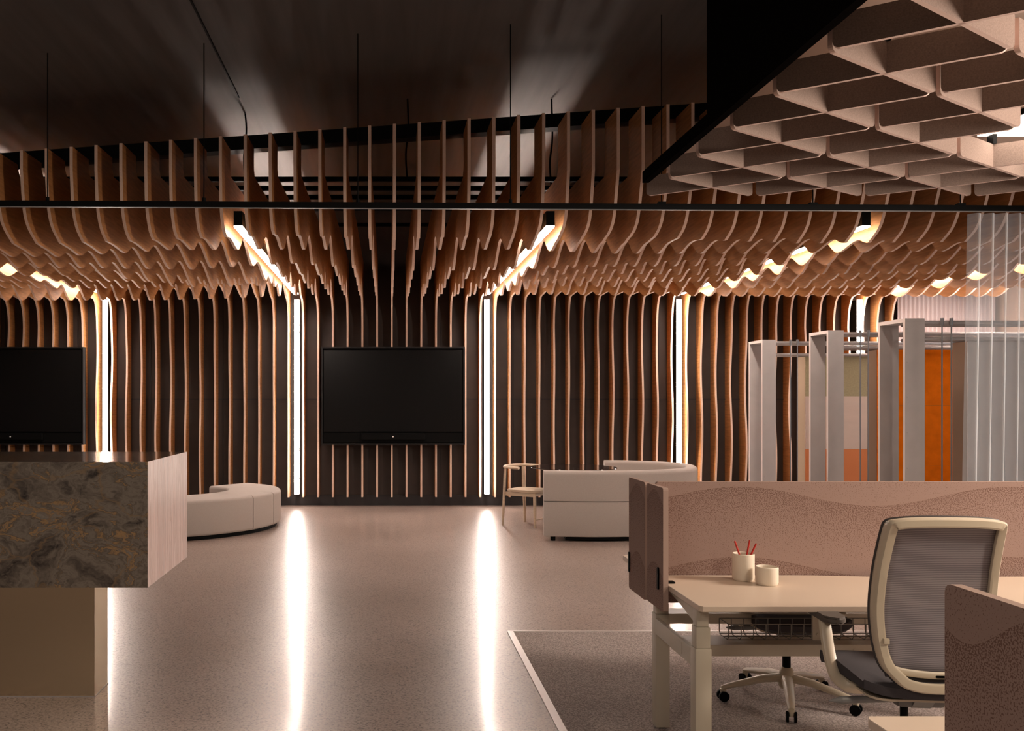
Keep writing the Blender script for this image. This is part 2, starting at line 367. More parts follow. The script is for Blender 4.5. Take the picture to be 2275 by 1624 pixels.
# dropped soffit of the office zone and its black fascia
bm = B(); prism(bm, [(1.995, -1.5), (8.9, -1.5), (8.9, 6.42), (2.09, 6.42), (2.09, 6.10), (1.995, 6.10)], 'z', 3.30, 3.33); struct('trim_2', bm, M['soffit'])
bm = B(); box(bm, 1.735, 1.778, -1.5, 6.14, 3.035, 3.11); struct('trim_3', bm, M['fascia'])
bm = B(); box(bm, 1.735, 1.778, -1.5, 4.90, 3.1105, zc(1.78)); struct('trim_4', bm, M['fascia'])
# carpet and its metal edge strip
bm = B(); box(bm, 0.84, 8.9, -1.8, 6.02, 0.0005, 0.006); o = obj('carpet', bm, M['carpet']); tag(o, 'grey loop carpet under the desks, edged with a pale strip', 'carpet')
bm = B(); box(bm, 0.798, 0.838, -1.8, 6.02, 0.0005, 0.008); box(bm, 0.798, 8.9, 6.021, 6.035, 0.0005, 0.008)
struct('trim_5', bm, M['trimstrip'])

# ================================================================== WAVY FINS
KEYS = {
 -15: [(7.8,3.55),(7.86,3.22),(7.955,3.08),(8.15,2.97),(8.32,2.958),(8.62,2.93),(8.9,3.01),(9.3,2.92),(9.57,3.015),(10.02,2.94),(10.44,3.06),(10.97,3.0),(11.13,3.045),(11.53,2.99),(11.7,3.06),(12.03,2.89),(12.5,3.1),(13.0,3.02)],
 -10: [(7.8,3.55),(7.83,3.25),(7.935,3.06),(8.055,2.99),(8.2,3.0),(8.61,2.99),(8.92,3.105),(9.6,2.95),(10.07,3.116),(10.87,2.89),(11.0,3.05),(11.2,3.0),(11.3,3.07),(11.42,3.03),(11.46,3.05),(11.63,2.87),(12.3,3.15),(13.0,3.03)],
 -5: [(7.8,3.55),(7.83,3.25),(7.93,3.08),(8.05,3.04),(8.25,3.06),(8.63,3.0),(9.10,3.217),(9.57,3.014),(9.97,3.07),(10.5,3.027),(10.7,3.05),(11.1,3.0),(11.35,3.2),(11.56,2.99),(11.93,3.1),(12.23,2.99),(12.5,3.25),(12.8,3.02)],
 0: [(7.8,3.55),(7.81,3.3),(7.85,3.1),(7.95,2.97),(8.05,3.02),(8.47,2.97),(9.1,3.22),(9.87,2.97),(10.05,3.05),(10.55,2.97),(10.8,3.1),(11.36,2.98),(11.5,3.05),(11.8,2.96),(12.0,3.1),(12.24,2.97),(12.5,3.2),(12.9,3.03)],
 5: [(7.8,3.55),(7.85,3.25),(7.95,3.12),(8.1,3.06),(8.2,3.03),(8.50,2.98),(9.03,3.17),(9.62,2.95),(10.03,3.04),(10.63,2.99),(10.85,3.09),(11.07,2.93),(11.45,3.04),(11.84,2.945),(12.15,3.15),(12.5,3.0),(12.62,3.05),(12.9,3.03)],
 10: [(7.8,3.55),(7.945,3.2),(8.056,3.095),(8.2,3.05),(8.43,3.02),(8.76,2.98),(9.146,3.175),(9.68,2.99),(9.96,3.05),(10.18,2.99),(10.45,3.07),(10.85,2.985),(11.12,3.08),(11.4,3.0),(11.8,3.15),(12.2,2.99),(12.6,3.08),(13.0,3.06)],
 17: [(7.8,3.5),(7.9,3.25),(7.99,3.09),(8.175,2.98),(8.447,3.07),(8.877,3.0),(9.18,3.13),(9.6,2.99),(9.94,3.12),(10.19,2.97),(10.45,3.08),(10.8,2.98),(11.05,3.06),(11.35,2.97),(11.8,3.12),(12.2,2.97),(12.6,3.07),(13.0,3.07)],
 25: [(7.8,3.45),(7.9,3.22),(8.0,3.08),(8.146,2.99),(8.2,2.985),(8.43,2.95),(8.7,3.13),(9.2,2.94),(9.5,3.06),(9.8,2.93),(10.2,3.08),(10.6,2.97),(10.95,3.08),(11.3,2.96),(11.75,3.12),(12.2,2.96),(12.6,3.07),(13.0,3.07)],
}
kk = sorted(KEYS)
def fin_pts(k):
    if k <= kk[0]: return KEYS[kk[0]]
    if k >= kk[-1]: return KEYS[kk[-1]]
    for a, b in zip(kk, kk[1:]):
        if a <= k <= b:
            t = (k-a)/(b-a)
            return [((1-t)*p[0]+t*q[0], (1-t)*p[1]+t*q[1]) for p, q in zip(KEYS[a], KEYS[b])]
def fin_profile(k):
    x = .056+.2155*k; P = fin_pts(k)
    j = 0.0
    out = [(7.8, ztop(x))]
    head = catmull([(a, b, 0) for a, b in P[:4]], 5)
    out += [(p.x, p.y) for p in head]
    for (a, za), (b, zb) in zip(P[3:], P[4:]):
        n = 6
        for i in range(1, n+1):
            t = i/n; out.append((a+(b-a)*t, za+(zb-za)*(.5-.5*math.cos(PI*t))))
    if k <= 34:      # runs down the wall as an upright slat
        A = 0.008+0.026*min(1, max(0, (abs(k)-7)/7)); ph = 0.33*k
        last = out[-1]
        def yf(z): return 13.15+A*math.sin(2*PI*z/1.75+ph) - 0.0*z
        y1 = yf(2.62)
        for i in range(1, 9):
            t = i/8; a = t*PI/2
            out.append((last[0]+(y1-last[0])*math.sin(a), 2.62+(last[1]-2.62)*math.cos(a)))
        for i in range(1, 19):
            z = 2.62+(0.14-2.62)*i/18; out.append((yf(z), z))
        out += [(YW-.002, .14)]
    else:
        out += [(13.1, 3.2)]
    yb = YW-.002 if k <= 34 else 13.1
    out += [(yb, 3.60), (8.27, 3.60), (8.22, 3.66), (8.22, ztop(x))]
    # front edge set back exactly vertical
    return x, out
def ordinal(n):
    return ['', 'first', 'second', 'third', 'fourth', 'fifth', 'sixth', 'seventh', 'eighth', 'ninth', 'tenth', 'eleventh', 'twelfth', 'thirteenth'][n]
def fin_label(k):
    # light lines sit between fins (-20,-19), (-7,-6), (6,7), (19,20), (31,32)
    if k == 0: return 'wavy oak fin over the middle of the centre television screen'
    if k < -19: return 'wavy oak fin, %s left of the leftmost wall light line' % ordinal(-19-k)
    if k <= -7:
        if k <= -13: return 'wavy oak fin, %s right of the leftmost wall light line' % ordinal(k+20)
        return 'wavy oak fin, %s left of the light line left of the centre television' % ordinal(-6-k)
    if k < 0: return 'wavy oak fin between centre light lines, %s left of the middle one' % ordinal(-k)
    if k <= 6: return 'wavy oak fin between centre light lines, %s right of the middle one' % ordinal(k)
    if k <= 13: return 'wavy oak fin, %s right of the light line right of the centre television' % ordinal(k-6)
    if k <= 19: return 'wavy oak fin, %s left of the light line behind the round sofa' % ordinal(20-k)
    if k <= 25: return 'wavy oak fin, %s right of the light line behind the round sofa' % ordinal(k-19)
    if k <= 31: return 'wavy oak fin, %s left of the light line behind the plaster frames' % ordinal(32-k)
    return 'wavy oak fin, %s right of the light line behind the plaster frames' % ordinal(k-31)
for k in range(-27, 39):
    x, pr = fin_profile(k)
    bm = B(); prism(bm, pr, 'x', -.0135, .0135, 0, 1)
    o = obj('wooden_fin', bm, [M['fin'], M['edge']]); o.location = (x, 0, 0)
    tag(o, fin_label(k), 'wooden fin', 'wavy oak fins of the ceiling and back wall')

# black beam carrying the fin tops, rails lying on the fins
bm = B(); x0, x1 = -6.6, 8.6
prism(bm, [(x0, ztop(x0)+.005), (x1, ztop(x1)+.005), (x1, ztop(x1)+.13), (x0, ztop(x0)+.13)], 'y', 8.26, 8.40)
o = obj('ceiling_beam', bm, M['black']); tag(o, 'long black sloping beam just behind the tops of the wooden fins', 'beam')
for y, n in ((8.42, 'nearest'), (8.78, 'second'), (9.16, 'third'), (9.7, 'fourth'), (10.6, 'fifth')):
    bm = B(); box(bm, -6.6, 8.6, y, y+.045, 3.603, 3.645)
    o = obj('support_rail', bm, M['black']); tag(o, 'black rail lying across the fins, %s of them behind the beam' % n, 'rail', 'black rails lying on the fins')
for i, (px, y) in enumerate(((905, 8.6), (1225, 8.9), (545, 8.7))):
    x = (px-862)/2000*y; bm = B()
    tube(bm, catmull([(x, y, zc(x)-.001), (x+.01, y, 4.15), (x-.015, y, 3.9), (x, y, 3.65)], 5), .009, 6)
    o = obj('hanging_cable', bm, M['black'], smooth=True)
    tag(o, ['black cable hanging behind the fins over the television', 'black cable hanging behind the fins near the right ceiling light', 'black cable hanging behind the fins near the left ceiling light'][i], 'cable')
bm = B(); X = -1.36; box(bm, X-.006, X+.006, -1.5, 8.2, zc(X)-.02, zc(X)-.004); o = obj('ceiling_conduit', bm, M['black'])
tag(o, 'thin black conduit running along the dark ceiling at upper left', 'conduit')


# ================================================================== LIGHT LINES
LX = [(-4.12, 'leftmost'), (-1.33, 'left of the centre television'), (1.440, 'right of the centre television'), (4.24, 'behind the round sofa'), (6.87, 'behind the plaster frames')]
for X, n in LX:
    t = thing('wall_light', 'tall glowing vertical light line on the wall, ' + (n if n == 'leftmost' else n), 'wall light', (X, 13.125, 0), 0, 'vertical light lines on the slatted wall')
    bm = B(); box(bm, -.030, .030, 0.0, .22, .185, 3.02); obj('housing', bm, M['black'], t)
    bm = B(); prism(bm, rrect(-.035, .035, -.03, -.0005, .012, 3, (1, 1, 0, 0)), 'z', .19, 3.02); obj('diffuser', bm, M['light'], t, True)
    t = thing('ceiling_light', 'long glowing light line under the fins, above the wall light ' + n, 'ceiling light', (X, 7.98, 3.09), 0, 'ceiling light lines under the fins')
    bm = B(); box(bm, -.038, .038, 0, 5.05, 0.012, .14); obj('housing', bm, M['black'], t)
    bm = B(); box(bm, -.037, .037, .003, 5.05, 0.0, .0115); obj('diffuser', bm, M['light'], t)
    bm = B(); box(bm, -.03, .03, 1.5, 4.8, .1405, .146); obj('upper_diffuser', bm, M['uplight'], t)

# ================================================================== TELEVISIONS
def tv(cx, label):
    t = thing('television', label, 'television', (cx, 12.98, 0), 0, 'wall televisions')
    x = 1.035; z0, z1 = .915, 2.325
    bm = B(); box(bm, -x, x, .02, .075, z0, z1); obj('back_panel', bm, M['black'], t)
    bm = B(); fw = .022
    box(bm, -x, x, -.02, .019, z1-fw, z1); box(bm, -x, x, -.02, .019, z0, z0+fw)
    box(bm, -x, -x+fw, -.02, .019, z0+fw, z1-fw); box(bm, x-fw, x, -.02, .019, z0+fw, z1-fw); obj('frame', bm, M['tvframe'], t)
    bm = B(); box(bm, -x+.035, x-.035, -.012, .019, 1.10, z1-.05, 0, .003); obj('screen', bm, M['screen'], t)
    bm = B(); box(bm, -x+.035, x-.035, .0, .019, z0+.03, 1.085); obj('lower_panel', bm, M['black'], t)
    bm = B(); box(bm, -.46, .46, -.06, -.0005, .985, 1.08, 0, .012); sb = obj('soundbar', bm, M['black'], t)
    bm = B(); cyl(bm, (0, -.0605, 1.032), (0, -.063, 1.032), .011, 14); obj('camera_lens', bm, M['white'], sb)
tv(.073, 'large black wall television with soundbar, centred between two light lines')
tv(-5.42, 'large black wall television with soundbar at left behind the marble desk')

# ================================================================== CURTAIN RAIL, SHEER, WHITE DRAPE
ra = math.atan2(.18, 7.9); t = thing('curtain_rail', 'long black rail hung on thin rods across the room below the fins', 'curtain rail', (0, 6.98, 3.04))
t.rotation_euler = (0, 0, ra)
bm = B(); box(bm, -3.6, 8.4, -.02, .02, 0, .044); obj('rail', bm, M['black'], t)
bm = B(); box(bm, -3.6, 8.4, -.014, .014, -.003, -.0003); obj('track_lip', bm, M['midgrey'], t)
for px in (112, 455, 795, 1135):
    x = (px-862)/2000*6.98; bm = B(); cyl(bm, (x, 0, .044), (x, 0, zc(x)-3.04-.012), .0045, 8)
    cyl(bm, (x, 0, .044), (x, 0, .075), .014, 8); obj('hanger_rod', bm, M['black'], t)
for px in (1468, 1807, 2140):
    x = (px-862)/2000*7.05; bm = B(); cyl(bm, (x, 0, .044), (x, 0, zc(x)-3.04-.012), .0045, 8)
    box(bm, x-.03, x+.03, -.02, .02, .0445, .06); obj('hanger_rod', bm, M['black'], t)
def drape(name, x0, x1, y, z0, z1, pitch, amp, m, thick, flare=0, nz=1, sharp=1.0):
    bm = B(); n = int((x1-x0)/pitch*10); cols = []
    for i in range(n+1):
        x = x0+(x1-x0)*i/n; ph = 2*PI*(x-x0)/pitch; s = math.sin(ph) if sharp else 1-2*abs(math.sin(ph/2))
        col = []
        for j in range(nz+1):
            z = z0+(z1-z0)*j/nz; f = (1-j/nz)
            col.append(bm.verts.new((x-flare*f*(1-i/n), y+amp*(1+.35*f)*s+thick*0, z)))
        cols.append(col)
    for a, b in zip(cols, cols[1:]):
        for j in range(nz): bm.faces.new((a[j], b[j], b[j+1], a[j+1]))
    o = obj(name, bm, m, None, True)
    if thick:
        md = o.modifiers.new('solid', 'SOLIDIFY'); md.thickness = thick
    return o
o = drape('sheer_curtain', 4.62, 8.2, 7.15, 0.03, 3.035, .107, .030, M['sheer'], 0, .05, 12, 0)
tag(o, 'pale sheer pleated curtain hanging from the black rail at right edge', 'curtain'); o.modifiers.clear()
o = drape('drape', 7.5, 8.95, 13.25, 0.02, 3.9, .065, .018, M['wcurtain'], .004, 0, 1)
tag(o, 'white ribbed drape on the back wall, far right corner', 'drape')

# ================================================================== BAFFLE GRID
H = 1.5; ZB = CAMZ+H; LP = .534*H; RP = .368*H
X0 = 1.522*H; Y0 = 2000*H/473
def blade(dx, dy, notch):
    L_ = math.hypot(dx, dy); th = .011
    b2 = B(); pts = rrect(-L_+.022, L_-.022, 0, .145, .028, 4, (1, 1, 0, 0))
    prism(b2, pts, 'y', -th, th, 0, 1)
    bmesh.ops.transform(b2, matrix=Matrix.Rotation(math.atan2(dy, dx), 4, 'Z'), verts=b2.verts)
    return b2
protoA = None
rown = ['farthest', 'second farthest', 'third farthest', 'fourth farthest', 'fifth farthest', 'sixth farthest', 'seventh farthest']
coln = ['leftmost', 'second from left', 'third from left', 'fourth from left', 'fifth from left']
blades = []
for j in range(7):
    for i in range(5):
        cx = X0+i*LP; cy = Y0-j*RP
        if 862+2000*(cx-LP/2)/cy > 2330 or (j, i) == (2, 2): continue      # the lamp panel takes one place
        t = thing('acoustic_baffle', 'crossed beige felt baffle, %s row, %s' % (rown[j], coln[i]), 'acoustic baffle', (cx, cy, ZB), 0, 'crossed felt baffles under the office ceiling')
        if not blades:
            a = obj('blade', blade(LP/2, RP/2, 0), [M['baffle'], M['baffleedge']], t)
            b = obj('blade', blade(LP/2, -RP/2, 1), [M['baffle'], M['baffleedge']], t)
            bm = B(); box(bm, -.012, .012, -.03, .03, .1455, .2495); c = obj('hanger', bm, M['black'], t)
            blades = [a, b, c]
        else:
            for s in blades:
                c = s.copy(); C.collection.objects.link(c); c.parent = t
# rectangular lamp above the baffles
t = thing('ceiling_lamp', 'bright rectangular lamp panel above the felt baffles at upper right edge', 'ceiling lamp', (3.80, 5.23, 3.262))
bm = B(); box(bm, 0, 1.2, 0, .6, .004, .037); obj('housing', bm, M['black'], t)
bm = B(); box(bm, .01, 1.19, .01, .59, -.004, .0035); obj('diffuser', bm, M['glow'], t)

# ================================================================== RECEPTION DESK
t = thing('reception_desk', 'cantilevered brown veined marble reception desk on a bronze plinth', 'reception desk', (-1.148, 4.3, 0))
bm = B()
fs = box(bm, -3.3, 0, 0, .84, .656, 1.258)
for f in bm.faces:
    c = f.calc_center_median()
    if c.x > -.01: f.material_index = 1
    elif c.z > 1.25: f.material_index = 2
obj('marble_block', bm, [M['marble'], M['marbleend'], M['marbletop']], t)
bm = B(); box(bm, -3.3, -.387, .41, .63, .005, .656); obj('plinth', bm, M['bronze'], t)
bm = B(); box(bm, -3.3, -.383, .406, .634, 0.0, .0048); obj('base_trim', bm, M['steel'], t)

# ================================================================== OTTOMAN
outer = catmull([(-3.05, 9.72, 0), (-2.2, 9.90, 0), (-1.6, 10.40, 0), (-1.34, 11.08, 0), (-1.47, 11.72, 0), (-1.86, 12.12, 0)], 10)
def resample(path, s0, s1, n=16):
    d = [0]
    for a, b in zip(path, path[1:]): d.append(d[-1]+(b-a).length)
    T = d[-1]; out = []
    for i in range(n+1):
        s = T*(s0+(s1-s0)*i/n)
        for q in range(len(d)-1):
            if d[q] <= s <= d[q+1]+1e-9:
                f = (s-d[q])/(d[q+1]-d[q]); out.append(path[q].lerp(path[q+1], f)); break
    return out
t = thing('curved_ottoman', 'low curved oat-coloured upholstered bench behind the marble desk', 'ottoman')
prof = rrect(0, .66, .045, .445, .035, 4)
for s0, s1 in ((0, .475), (.478, .60), (.603, 1.0)):
    bm = B(); sweep_plan(bm, resample(outer, s0, s1), prof); obj('seat_module', bm, M['sofa'], t, True)
bm = B(); sweep_plan(bm, resample(outer, .02, .98, 30), rrect(.05, .60, .0, .044, .005, 1)); obj('plinth', bm, M['black'], t)

# ================================================================== ROUND SOFA
so = catmull([(1.72, 9.93, 0), (2.35, 9.87, 0), (3.0, 9.98, 0), (3.52, 10.36, 0), (3.72, 10.95, 0), (3.55, 11.45, 0), (3.15, 11.72, 0), (2.82, 11.78, 0)], 10)
t = thing('curved_sofa', 'high-backed curved oat-coloured booth sofa beside the glass table', 'sofa')
pth = resample(so, 0, 1, 44)
bm = B(); sweep_plan(bm, pth, rrect(0, .15, .443, .775, .045, 5, (0, 0, 1, 1))); obj('backrest', bm, M['sofa'], t, True)
bm = B(); sweep_plan(bm, pth, rrect(0.004, .146, .05, .437, .012, 3)); obj('base_panel', bm, M['sofa'], t, True)
bm = B(); sweep_plan(bm, resample(so, .02, .98, 40), rrect(.151, .62, .10, .43, .04, 4)); obj('seat', bm, M['sofa'], t, True)
bm = B(); sweep_plan(bm, resample(so, .06, .97, 36), rrect(.03, .55, .012, .049, .004, 1)); obj('plinth', bm, M['black'], t)
for s in (.015, .3, .6, .98):
    p = resample(so, s, min(1, s+.01), 1)[0]; bm = B(); cyl(bm, (p.x+.05, p.y+.06, 0), (p.x+.05, p.y+.06, .05), .028, 12); obj('foot', bm, M['black'], t, True)

# ================================================================== GLASS TABLE
t = thing('glass_table', 'round smoked glass table between wooden chair and curved sofa', 'table', (2.265, 11.0, 0))
bm = B(); lathe(bm, [(0, .729), (.52, .729), (.526, .734), (.52, .739), (0, .739)], 56); obj('tabletop', bm, M['smoke'], t, True)
bm = B(); lathe(bm, [(0, .0), (.2, .0), (.2, .012), (.03, .02), (0, .02)], 40); obj('base', bm, M['steel'], t, True)
for dx in (-.055, 0, .055):
    bm = B(); cyl(bm, (dx, 0, .0205), (dx, 0, .7285), .007, 8); obj('leg', bm, M['steel'], t, True)

# ================================================================== WOODEN CHAIR
t = thing('wooden_chair', 'pale wooden armchair with hooped back at the glass table', 'chair', (1.751, 11.208, 0), math.radians(-35))
bm = B(); b2 = B(); prism(b2, rrect(-.215, .23, -.21, .21, .07, 5), 'z', .425, .452); bmesh.ops.bevel(b2, geom=[e for e in b2.edges], offset=.006, segments=2, affect='EDGES'); merge(bm, b2)
obj('seat', bm, M['ash'], t, True)
lg = [((-.255, -.20, 0), (-.215, -.215, .715), .017), ((-.175, .255, 0), (-.19, .235, .715), .022), ((.19, -.21, 0), (.17, -.185, .424), .02), ((.21, .21, 0), (.17, .185, .424), .02)]
for p, q, r in lg:
    bm = B(); tube(bm, [p, tuple((a+b)/2 for a, b in zip(p, q)), q], [r*.75, r, r*.95], 10); obj('leg', bm, M['ash'], t, True)
    
bm = B(); hoop = catmull([(.0, -.27, .725), (-.12, -.262, .728), (-.215, -.215, .73), (-.262, -.10, .732), (-.27, .02, .732), (-.255, .14, .732), (-.19, .235, .73), (-.08, .27, .728), (.02, .272, .725)], 6)
tube(bm, hoop, .024, 10, ell=(1.0, .75), up=(0, 0, 1)); obj('back_hoop', bm, M['ash'], t, True)
bm = B(); box(bm, -.235, .19, -.205, -.18, .375, .42); box(bm, -.195, .19, .18, .205, .375, .42); box(bm, .15, .175, -.17, .17, .38, .42); obj('seat_frame', bm, M['ash'], t)
bm = B(); cyl(bm, (.195, -.19, .1), (.21, .2, .1), .008, 8); obj('stretcher', bm, M['ash'], t, True)

# ================================================================== PLASTER FRAMES with rails, rods and panels
def portal(X, Y, depth, w_, label, hang, plabel):
    t = thing('plaster_frame', label, 'frame', (X, Y, 0), 0, 'plaster portal frames in a row')
    zt = 2.293; th = .034
    for y0, y1 in ((0, th), (depth-th, depth)):
        bm = B(); box(bm, 0, w_, y0, y1, 0, zt-th, 0)
        for f in bm.faces:
            if f.calc_center_median().x < .001: f.material_index = 1
        obj('post', bm, [M['plaster'], M['plasteredge']], t)
    bm = B(); box(bm, 0, w_, 0, depth, zt-th+.0003, zt)
    for f in bm.faces:
        if f.calc_center_median().x < .001: f.material_index = 1
    obj('lintel', bm, [M['plaster'], M['plasteredge']], t)
    bm = B()
    for z in (.3, .62, .94, 1.26, 1.58, 1.9, 2.2): cyl(bm, (.022, -.004, z), (.022, 0.0, z), .006, 8)
    obj('screw', bm, M['steel'], t)
    xe = 3.6
    for y, z in ((.10, 2.262), (depth-.10, 2.262), (.10, 2.115), (depth-.10, 2.115)):
        bm = B(); cyl(bm, (w_*0+.17, y, z), (xe, y, z), .02 if z > 2.2 else .018, 10); obj('pipe', bm, M['steel'], t, True)
    for x in (.37, .455):
        bm = B(); cyl(bm, (x, .06, .0), (x, .06, 2.30), .0065, 8); cyl(bm, (x, .06, 2.235), (x, .06, 2.30), .015, 8); obj('rod', bm, M['rod'], t, True)
    return t
portal(4.575, 11.0, .42, .165, 'smallest, farthest pale plaster frame at the left end of the row', None, None)
portal(4.645, 9.5, .43, .165, 'middle pale plaster frame in the row of three', None, None)
portal(4.67, 8.13, .45, .178, 'nearest and tallest looking pale plaster frame, beside sheer curtain', None, None)
def hpanel(x0, x1, y0, y1, z1, mside, bands, label, name):
    t = thing(name, label, 'panel', (x0, y0, 0), 0, 'felt hanging panels')
    bm = B(); box(bm, 0, x1-x0, .012, y1-y0, .12, z1); obj('core', bm, mside, t)
    for (a, b, m) in bands:
        bm = B(); box(bm, .004, x1-x0-.004, 0, .0115, a, b-.001); obj('felt_face', bm, m, t)
    for x in (.15, x1-x0-.15):
        bm = B(); cyl(bm, (x, .1, z1), (x, .1, z1+.03), .008, 6); obj('hook', bm, M['rod'], t)
hpanel(5.17, 6.06, 11.15, 11.36, 2.095, M['tan'], [(.12, .95, M['terracotta']), (.95, 1.605, M['beige']), (1.605, 2.095, M['olive'])], 'hanging panel in olive, beige and terracotta felt bands', 'hanging_screen')
hpanel(5.25, 6.09, 9.66, 9.86, 2.095, M['brownfelt'], [(.12, .85, M['orange']), (.851, 1.50, M['orange']), (1.501, 2.095, M['orange'])], 'hanging panel in bright orange felt', 'hanging_screen')
hpanel(5.33, 6.15, 8.28, 8.50, 2.095, M['brownfelt'], [(.12, 2.095, M['plaster'])], 'hanging grey panel with brown side next to sheer curtain', 'hanging_screen')

# ================================================================== WORKSTATION
def desk(x0, x1, y0, y1, label, front_left_leg=True, flip=False):
    t = thing('desk', label, 'desk', (x0, y0, 0), 0, 'cream bench desks')
    D = y1-y0; W = x1-x0
    back = [(W, D), (1.6, D), (1.15, D-.0), (.95, D-.03), (.75, D-.03), (.62, D)] if not flip else [(W, D)]
    if flip: pts = [(0, 0), (W, 0), (W, D), (0.02, D), (0, D-.02)]
    else: pts = [(.012, 0), (W, 0)]+[(W, D-.035), (1.0, D-.035), (.85, D-.02), (.75, D-.004), (.65, D), (.01, D), (0, D-.02), (0, .012)]
    bm = B(); b2 = B(); prism(b2, pts, 'z', .706, .73); bmesh.ops.bevel(b2, geom=b2.edges[:], offset=.0015, segments=1, affect='EDGES'); merge(bm, b2)
    obj('tabletop', bm, M['cream'], t)
    return t, W, D
t, W, D = desk(1.2436, 2.98, 3.589, 4.23, 'cream sit-stand desk with pencil cup on top, mesh chair in front')
def leg(t, x, y, ztp=.7055):
    l = None
    bm = B(); box(bm, x, x+.066, y, y+.066, .012, .545, 0, .005)
    l = obj('leg', bm, M['creammetal'], t, True)
    bm = B(); box(bm, x+.004, x+.062, y+.004, y+.062, .5453, .632, 0, .004); obj('middle_tube', bm, M['creammetal'], l, True)
    if ztp < .65: ztp = .66
    bm = B(); box(bm, x+.008, x+.056, y+.008, y+.058, .6323, ztp, 0, .004); obj('inner_tube', bm, M['creammetal'], l, True)
    bm = B(); cyl(bm, (x+.033, y+.033, .0065), (x+.033, y+.033, .0118), .022, 14); obj('foot', bm, M['black'], l)
leg(t, 0.0, .05); leg(t, W-.07, .05)
# telescopic rear leg shared with the bench stands at the screen line
bm = B(); x = .018; y = .655
for x in (.016, W-.09):
    bm = B(); box(bm, x, x+.066, .642, .708, .012, .545, 0, .005); l = obj('leg', bm, M['creammetal'], t, True)
    bm = B(); box(bm, x+.004, x+.062, .646, .704, .5453, .597, 0, .004); obj('middle_tube', bm, M['creammetal'], l, True)
    bm = B(); cyl(bm, (x+.033, .675, .0065), (x+.033, .675, .0118), .022, 14); obj('foot', bm, M['black'], l)
bm = B(); box(bm, .010, .030, .117, .640, .456, .530, 0, .003); o = obj('side_rail', bm, M['creammetal'], t)
bm = B(); prism(bm, rrect(.25, .31, .468, .518, .006, 2), 'x', .0085, .0098); obj('rail_plate', bm, M['creammetal'], o)
bm = B(); box(bm, .068, 2*.25, .36, .5, .428, .478, 0, .0); 
bm.free(); bm = B(); box(bm, .034, .69, .34, .50, .434, .484); box(bm, .693, W-.08, .34, .50, .434, .484)
cyl(bm, (.79, .339, .462), (.79, .337, .462), .004, 8); o = obj('crossbeam', bm, M['creammetal'], t)
bm = B()
prism(bm, [(.055, .705), (.055, .66), (.12, .64), (.30, .675), (.52, .705)], 'x', .016, .022); obj('side_bracket', bm, M['creammetal'], t)
bm = B(); box(bm, .62, .665, .36, .372, .50, .7055); cyl(bm, (.642, .357, .525), (.642, .36, .525), .006, 8); obj('basket_bracket', bm, M['creammetal'], t)
def wire_basket(x0, x1, y0, y1, z0, z1, label, step=.055):
    bm = B(); r = .0022
    for (y, z) in ((y0, z1), (y0, z0), (y1, z0), (y1, z1), ((y0+y1)/2, z0)): cyl(bm, (x0, y, z), (x1, y, z), r, 6)
    x = x0
    while x <= x1+.001:
        tube(bm, [(x, y0-.001, z1), (x, y0-.001, z0+.012), (x, y0+.012, z0-.002), (x, y1-.012, z0-.002), (x, y1+.001, z0+.012), (x, y1+.001, z1)], r, 6); x += step
    for xx in (x0, x1): cyl(bm, (xx, y0, z1), (xx, y1, z1), r, 6)
    o = obj('wire_basket', bm, M['wire'], None, True); return tag(o, label, 'cable basket', 'wire cable baskets under the desks')
wire_basket(1.50, 2.36, 3.965, 4.075, .497, .565, 'wire cable basket under the front desk')
wire_basket(1.27, 1.76, 4.50, 4.62, .570, .640, 'wire cable basket under the desk behind the felt screen', .06)
# mechanism box and cable bits below the desk
bm = B(); box(bm, 1.58, 1.74, 4.46, 4.49, .63, .70, 0, .004); o = obj('power_box', bm, M['darkgrey']); tag(o, 'dark power socket box under the far desk', 'power box')

t, W, D = desk(1.244, 2.98, 4.262, 4.79, 'cream desk behind the long felt screen, only its left corner seen', flip=True)
leg(t, W-.09, .44)
bm = B(); box(bm, .16, W-.08, .24, .36, .434, .484); obj('crossbeam', bm, M['creammetal'], t)

# nearest desk, lower right corner
t, W, D = desk(1.238, 2.9, 1.66, 2.34, 'cream desk corner nearest to the camera at lower right')
leg(t, .05, .5); leg(t, W-.09, .5); leg(t, .05, .03); leg(t, W-.09, .03)
bm = B(); box(bm, .12, W-.08, .30, .42, .434, .484); obj('crossbeam', bm, M['creammetal'], t)

# felt screens
def felt_screen(x0, x1, y0, y1, z0, z1, label, axis, clip=None, r=.012, name='felt_screen', corners=(1, 1, 1, 1)):
    t = thing(name, label, 'desk screen', (x0, y0, 0), 0, 'flecked felt desk screens')
    bm = B()
    if axis == 'x': prism(bm, rrect(0, x1-x0, z0, z1, r, 3, corners), 'y', 0, y1-y0, 0, 1)
    else: prism(bm, rrect(0, y1-y0, z0, z1, r, 3, corners), 'x', 0, x1-x0, 0, 1)
    obj('felt_panel', bm, [M['felt'], M['feltedge']], t)
    if clip:
        for (y, za, zb) in clip:
            bm = B(); prism(bm, rrect(y-.009, y+.009, za, zb, .007, 3), 'x', -.007, -.0003); obj('clip', bm, M['black'], t, True)
            bm = B(); box(bm, x1-x0+.0003, x1-x0+.045, y-.02, y+.02, .731, .737); obj('clamp', bm, M['black'], t)
    return t
M['feltedge'] = mat('felt_cut_edge', (0.40, 0.29, 0.24), 0.95, spec=0.1)
felt_screen(1.262, 4.4, 4.234, 4.258, .60, 1.168, 'long pinkish flecked felt screen standing behind the desk', 'x')
felt_screen(1.218, 1.2415, 3.985, 4.232, .612, 1.163, 'short flecked felt end screen at the left end, the nearer of two', 'y', [(.065, .70, .80)])
felt_screen(1.216, 1.2395, 4.262, 4.545, .605, 1.164, 'short flecked felt end screen at the left end, the farther of two', 'y', [(.265, .69, .79)])
